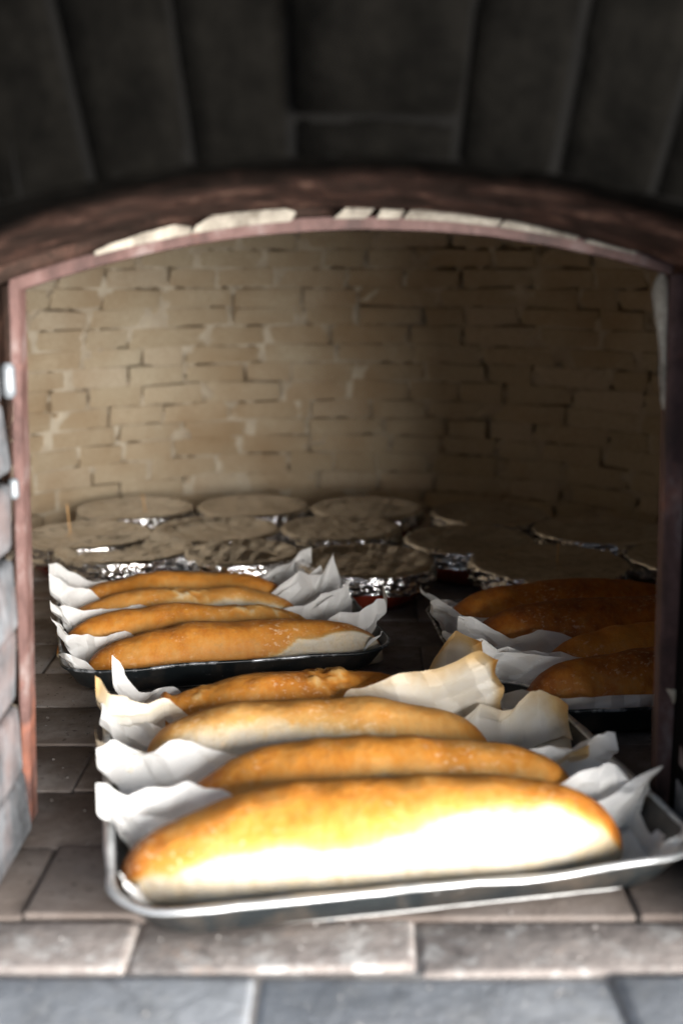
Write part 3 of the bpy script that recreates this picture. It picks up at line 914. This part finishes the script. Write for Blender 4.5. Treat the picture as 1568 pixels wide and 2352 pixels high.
# ------------------------------------------------------------------ clay pots under foil
PS = 1.047
def bowl_mesh():
    prof = [(.0, .004), (.055, .004), (.062, .0), (.070, .004), (.084, .022), (.093, .048), (.0965, .068), (.1005, .074), (.1005, .080), (.096, .081), (.092, .076), (.090, .05), (.06, .012), (0., .010)]
    return from_grid('bowl', len(prof), 48, lambda i, j: (prof[i][0] * .965 * math.cos(j * math.tau / 48), prof[i][0] * .965 * math.sin(j * math.tau / 48), prof[i][1]), close_v=True)
BOWL = bowl_mesh(); BOWL.materials.append(M['clay'])
def foil_mesh(seed, peak=0., sag=.003):
    NR, NT_ = 46, 168
    def f(i, j):
        th = j * math.tau / NT_
        c, s = math.cos(th), math.sin(th)
        k = i / (NR - 1)
        rim = .0995 + .0022 * noise.noise(Vector((c * 2.5, s * 2.5, seed)))
        sk = .033 + .010 * noise.noise(Vector((c * 2, s * 2, seed + 5))) + .005 * noise.noise(Vector((c * 9, s * 9, seed + 7)))
        if k < .62:
            r = (rim - .007) * (k / .62); z = .0845 - (sag + .004) * (1 - sstep(.46, .60, k)) - .002 * (1 - (k / .62) ** 2)
            edge = sstep(.40, .62, k)
            z += .0018 * noise.noise(Vector((r * c * 38, r * s * 38, seed))) + .0010 * (abs(noise.noise(Vector((r * c * 90, r * s * 90, seed)))) * 2 - .4)
            for an, wl, am in ((.4, .047, .0016), (1.5, .031, .0012), (2.6, .021, .0008)):
                z += am * (abs(((r * c * math.cos(an + seed) + r * s * math.sin(an + seed)) / wl + seed) % 1 * 2 - 1) * 2 - 1) * (1 - .7 * edge)
            z += edge * .0032 * noise.noise(Vector((c * 16, s * 16, seed + 2)))
            if peak:
                z += peak * max(0, 1 - abs((r * c - .02) * .8 + r * s * .5) / .045) * (1 - sstep(.4, .6, k)) * (.5 + .5 * math.cos(r * s * 20))
            skn = 0
        else:
            q = (k - .62) / .38
            a = min(1., q / .28) * math.pi / 2
            if q < .28: r = rim - .007 + .007 * math.sin(a); z = .0845 - .006 * (1 - math.cos(a))
            else:
                r = rim - .004 * (q - .28); z = .0785 - (q - .28) / .72 * sk
            pl = noise.noise(Vector((c * 15, s * 15, seed + z * 55))) * .6 + (abs(noise.noise(Vector((c * 30, s * 30, seed + z * 110)))) * 2 - .4) * .8
            r += .0055 * pl * sstep(.1, .5, q) + .004 * q
            z += .0018 * noise.noise(Vector((c * 24, s * 24, seed + 1))) * (1 - q) - .0
        return (r * c, r * s, z)
    me = from_grid('foil_cover', NR, NT_, f, close_v=True)
    me.materials.append(M['foil']); return me
FO = [foil_mesh(2.2), foil_mesh(5.9, 0, .005), foil_mesh(9.4, 0, .0015)]
FPEAK = foil_mesh(13.3, .022, .004)
pots = [  # X, Y, scale, foil, label
    (-.407, 1.866, 1.04, 0, 'foil covered clay pot with an upright toothpick near the lit wall'),
    (-.366, 2.084, 1.02, 1, 'foil covered pot against the wall behind the pot with the toothpick'),
    (-.159, 2.103, 1.00, 2, 'foil covered pot against the wall, second along the back row'),
    (.046, 2.088, 1.00, 0, 'foil covered pot against the wall where the lit bricks turn dark'),
    (-.205, 1.908, 1.02, 1, 'middle row foil covered pot behind the crumpled peaked foil'),
    (-.002, 1.918, .98, 2, 'middle row foil covered pot behind the pot with bright frilled foil edge'),
    (-.330, 1.775, 1.04, 2, 'flat foil covered pot touching the back loaf paper, folded bright foil strip'),
    (-.150, 1.745, .86, 3, 'pot with crumpled peaked foil right behind the smooth golden loaf'),
    (.034, 1.695, 1.02, 1, 'pot with bright frilled foil edge over a red glazed bowl'),
    (.200, 1.835, 1.02, 0, 'foil covered pot with glossy skirt in front of the shadowed bricks'),
    (.300, 1.685, 1.14, 2, 'large foil covered pot with a toothpick behind the dark loaves'),
    (.420, 1.905, 1.06, 1, 'dim foil covered pot behind the large pot in the shade'),
    (.528, 1.715, 1.04, 0, 'dim foil covered pot close to the red frame bar in the shade'),
    (.256, 2.040, 1.00, 2, 'dim foil covered pot against the darkest part of the wall'),
]
for i, (x, y, s, k, lb) in enumerate(pots):
    x *= PS; y *= PS; s *= PS
    r = empty('clay_pot', (x, y, .0005), i * 1.37 + .3); r.scale = (s, s, .80)
    tag(r, lb, 'pot', 'foil covered clay pots')
    mesh_obj('bowl', BOWL, None, r)
    mesh_obj('foil_cover', (FO + [FPEAK])[k], None, r)

# toothpicks standing in the foil
def pick(x, y, h, tx, label):
    n = 8
    me = from_grid('toothpick', 6, n, lambda i, j: ((.0012 if 0 < i < 5 else .0003) * math.cos(j * math.tau / n), (.0012 if 0 < i < 5 else .0003) * math.sin(j * math.tau / n), h * (0, .08, .35, .65, .92, 1)[i]), close_v=True)
    o = mesh_obj('toothpick', me, M['wood']); o.location = (x, y, .059); o.rotation_euler = (tx * .4, tx, 0)
    tag(o, label, 'toothpick', 'toothpicks in the foil')
pick(-.442 * PS, 1.905 * PS, .052, -.08, 'wooden toothpick standing in the foil near the lit wall')
pick(-.352 * PS, 2.10 * PS, .032, -.12, 'short wooden toothpick in the back row foil against the lit wall')
pick(.315 * PS, 1.70 * PS, .032, .03, 'wooden toothpick in the large shaded foil covered pot')

# ------------------------------------------------------------------ crumbs, ash and brick grit lying about
def litter(name, n, area, mat, size, seed):
    r = random.Random(seed); vs, fs = [], []
    while n:
        x, y = r.uniform(area[0], area[1]), r.uniform(area[2], area[3])
        if abs(x) > .26 and .80 < y < 1.05: continue
        n -= 1
        sz = size * r.uniform(.25, 1) ** 1.6
        b = len(vs); rz = r.uniform(0, 6.3)
        for k in range(5):
            a = rz + k * math.tau / 5; q = sz * r.uniform(.6, 1.1)
            vs.append((x + q * math.cos(a), y + q * math.sin(a), .0002)); 
        for k in range(5):
            a = rz + .4 + k * math.tau / 5; q = sz * r.uniform(.3, .7)
            vs.append((x + q * math.cos(a), y + q * math.sin(a), .0002 + sz * r.uniform(.5, 1.1)))
        for k in range(5):
            k2 = (k + 1) % 5
            fs += [(b + k, b + k2, b + 5 + k2, b + 5 + k)]
        fs.append(tuple(b + 5 + k for k in range(5)))
    me = bpy.data.meshes.new(name); me.from_pydata(vs, [], fs); me.update()
    return mesh_obj(name, me, mat)
o = litter('ash_grit', 160, (-.42, .42, .62, .87), M['sillmortar'], .0018, 4)
tag(o, 'pale ash and brick grit strewn over the sill', 'ash', kind='stuff')
o = litter('floor_grit', 420, (-.45, -.10, .88, 1.75), M['floorgrout'], .0022, 6)
tag(o, 'dark grit scattered on the oven floor tiles', 'grit', kind='stuff')
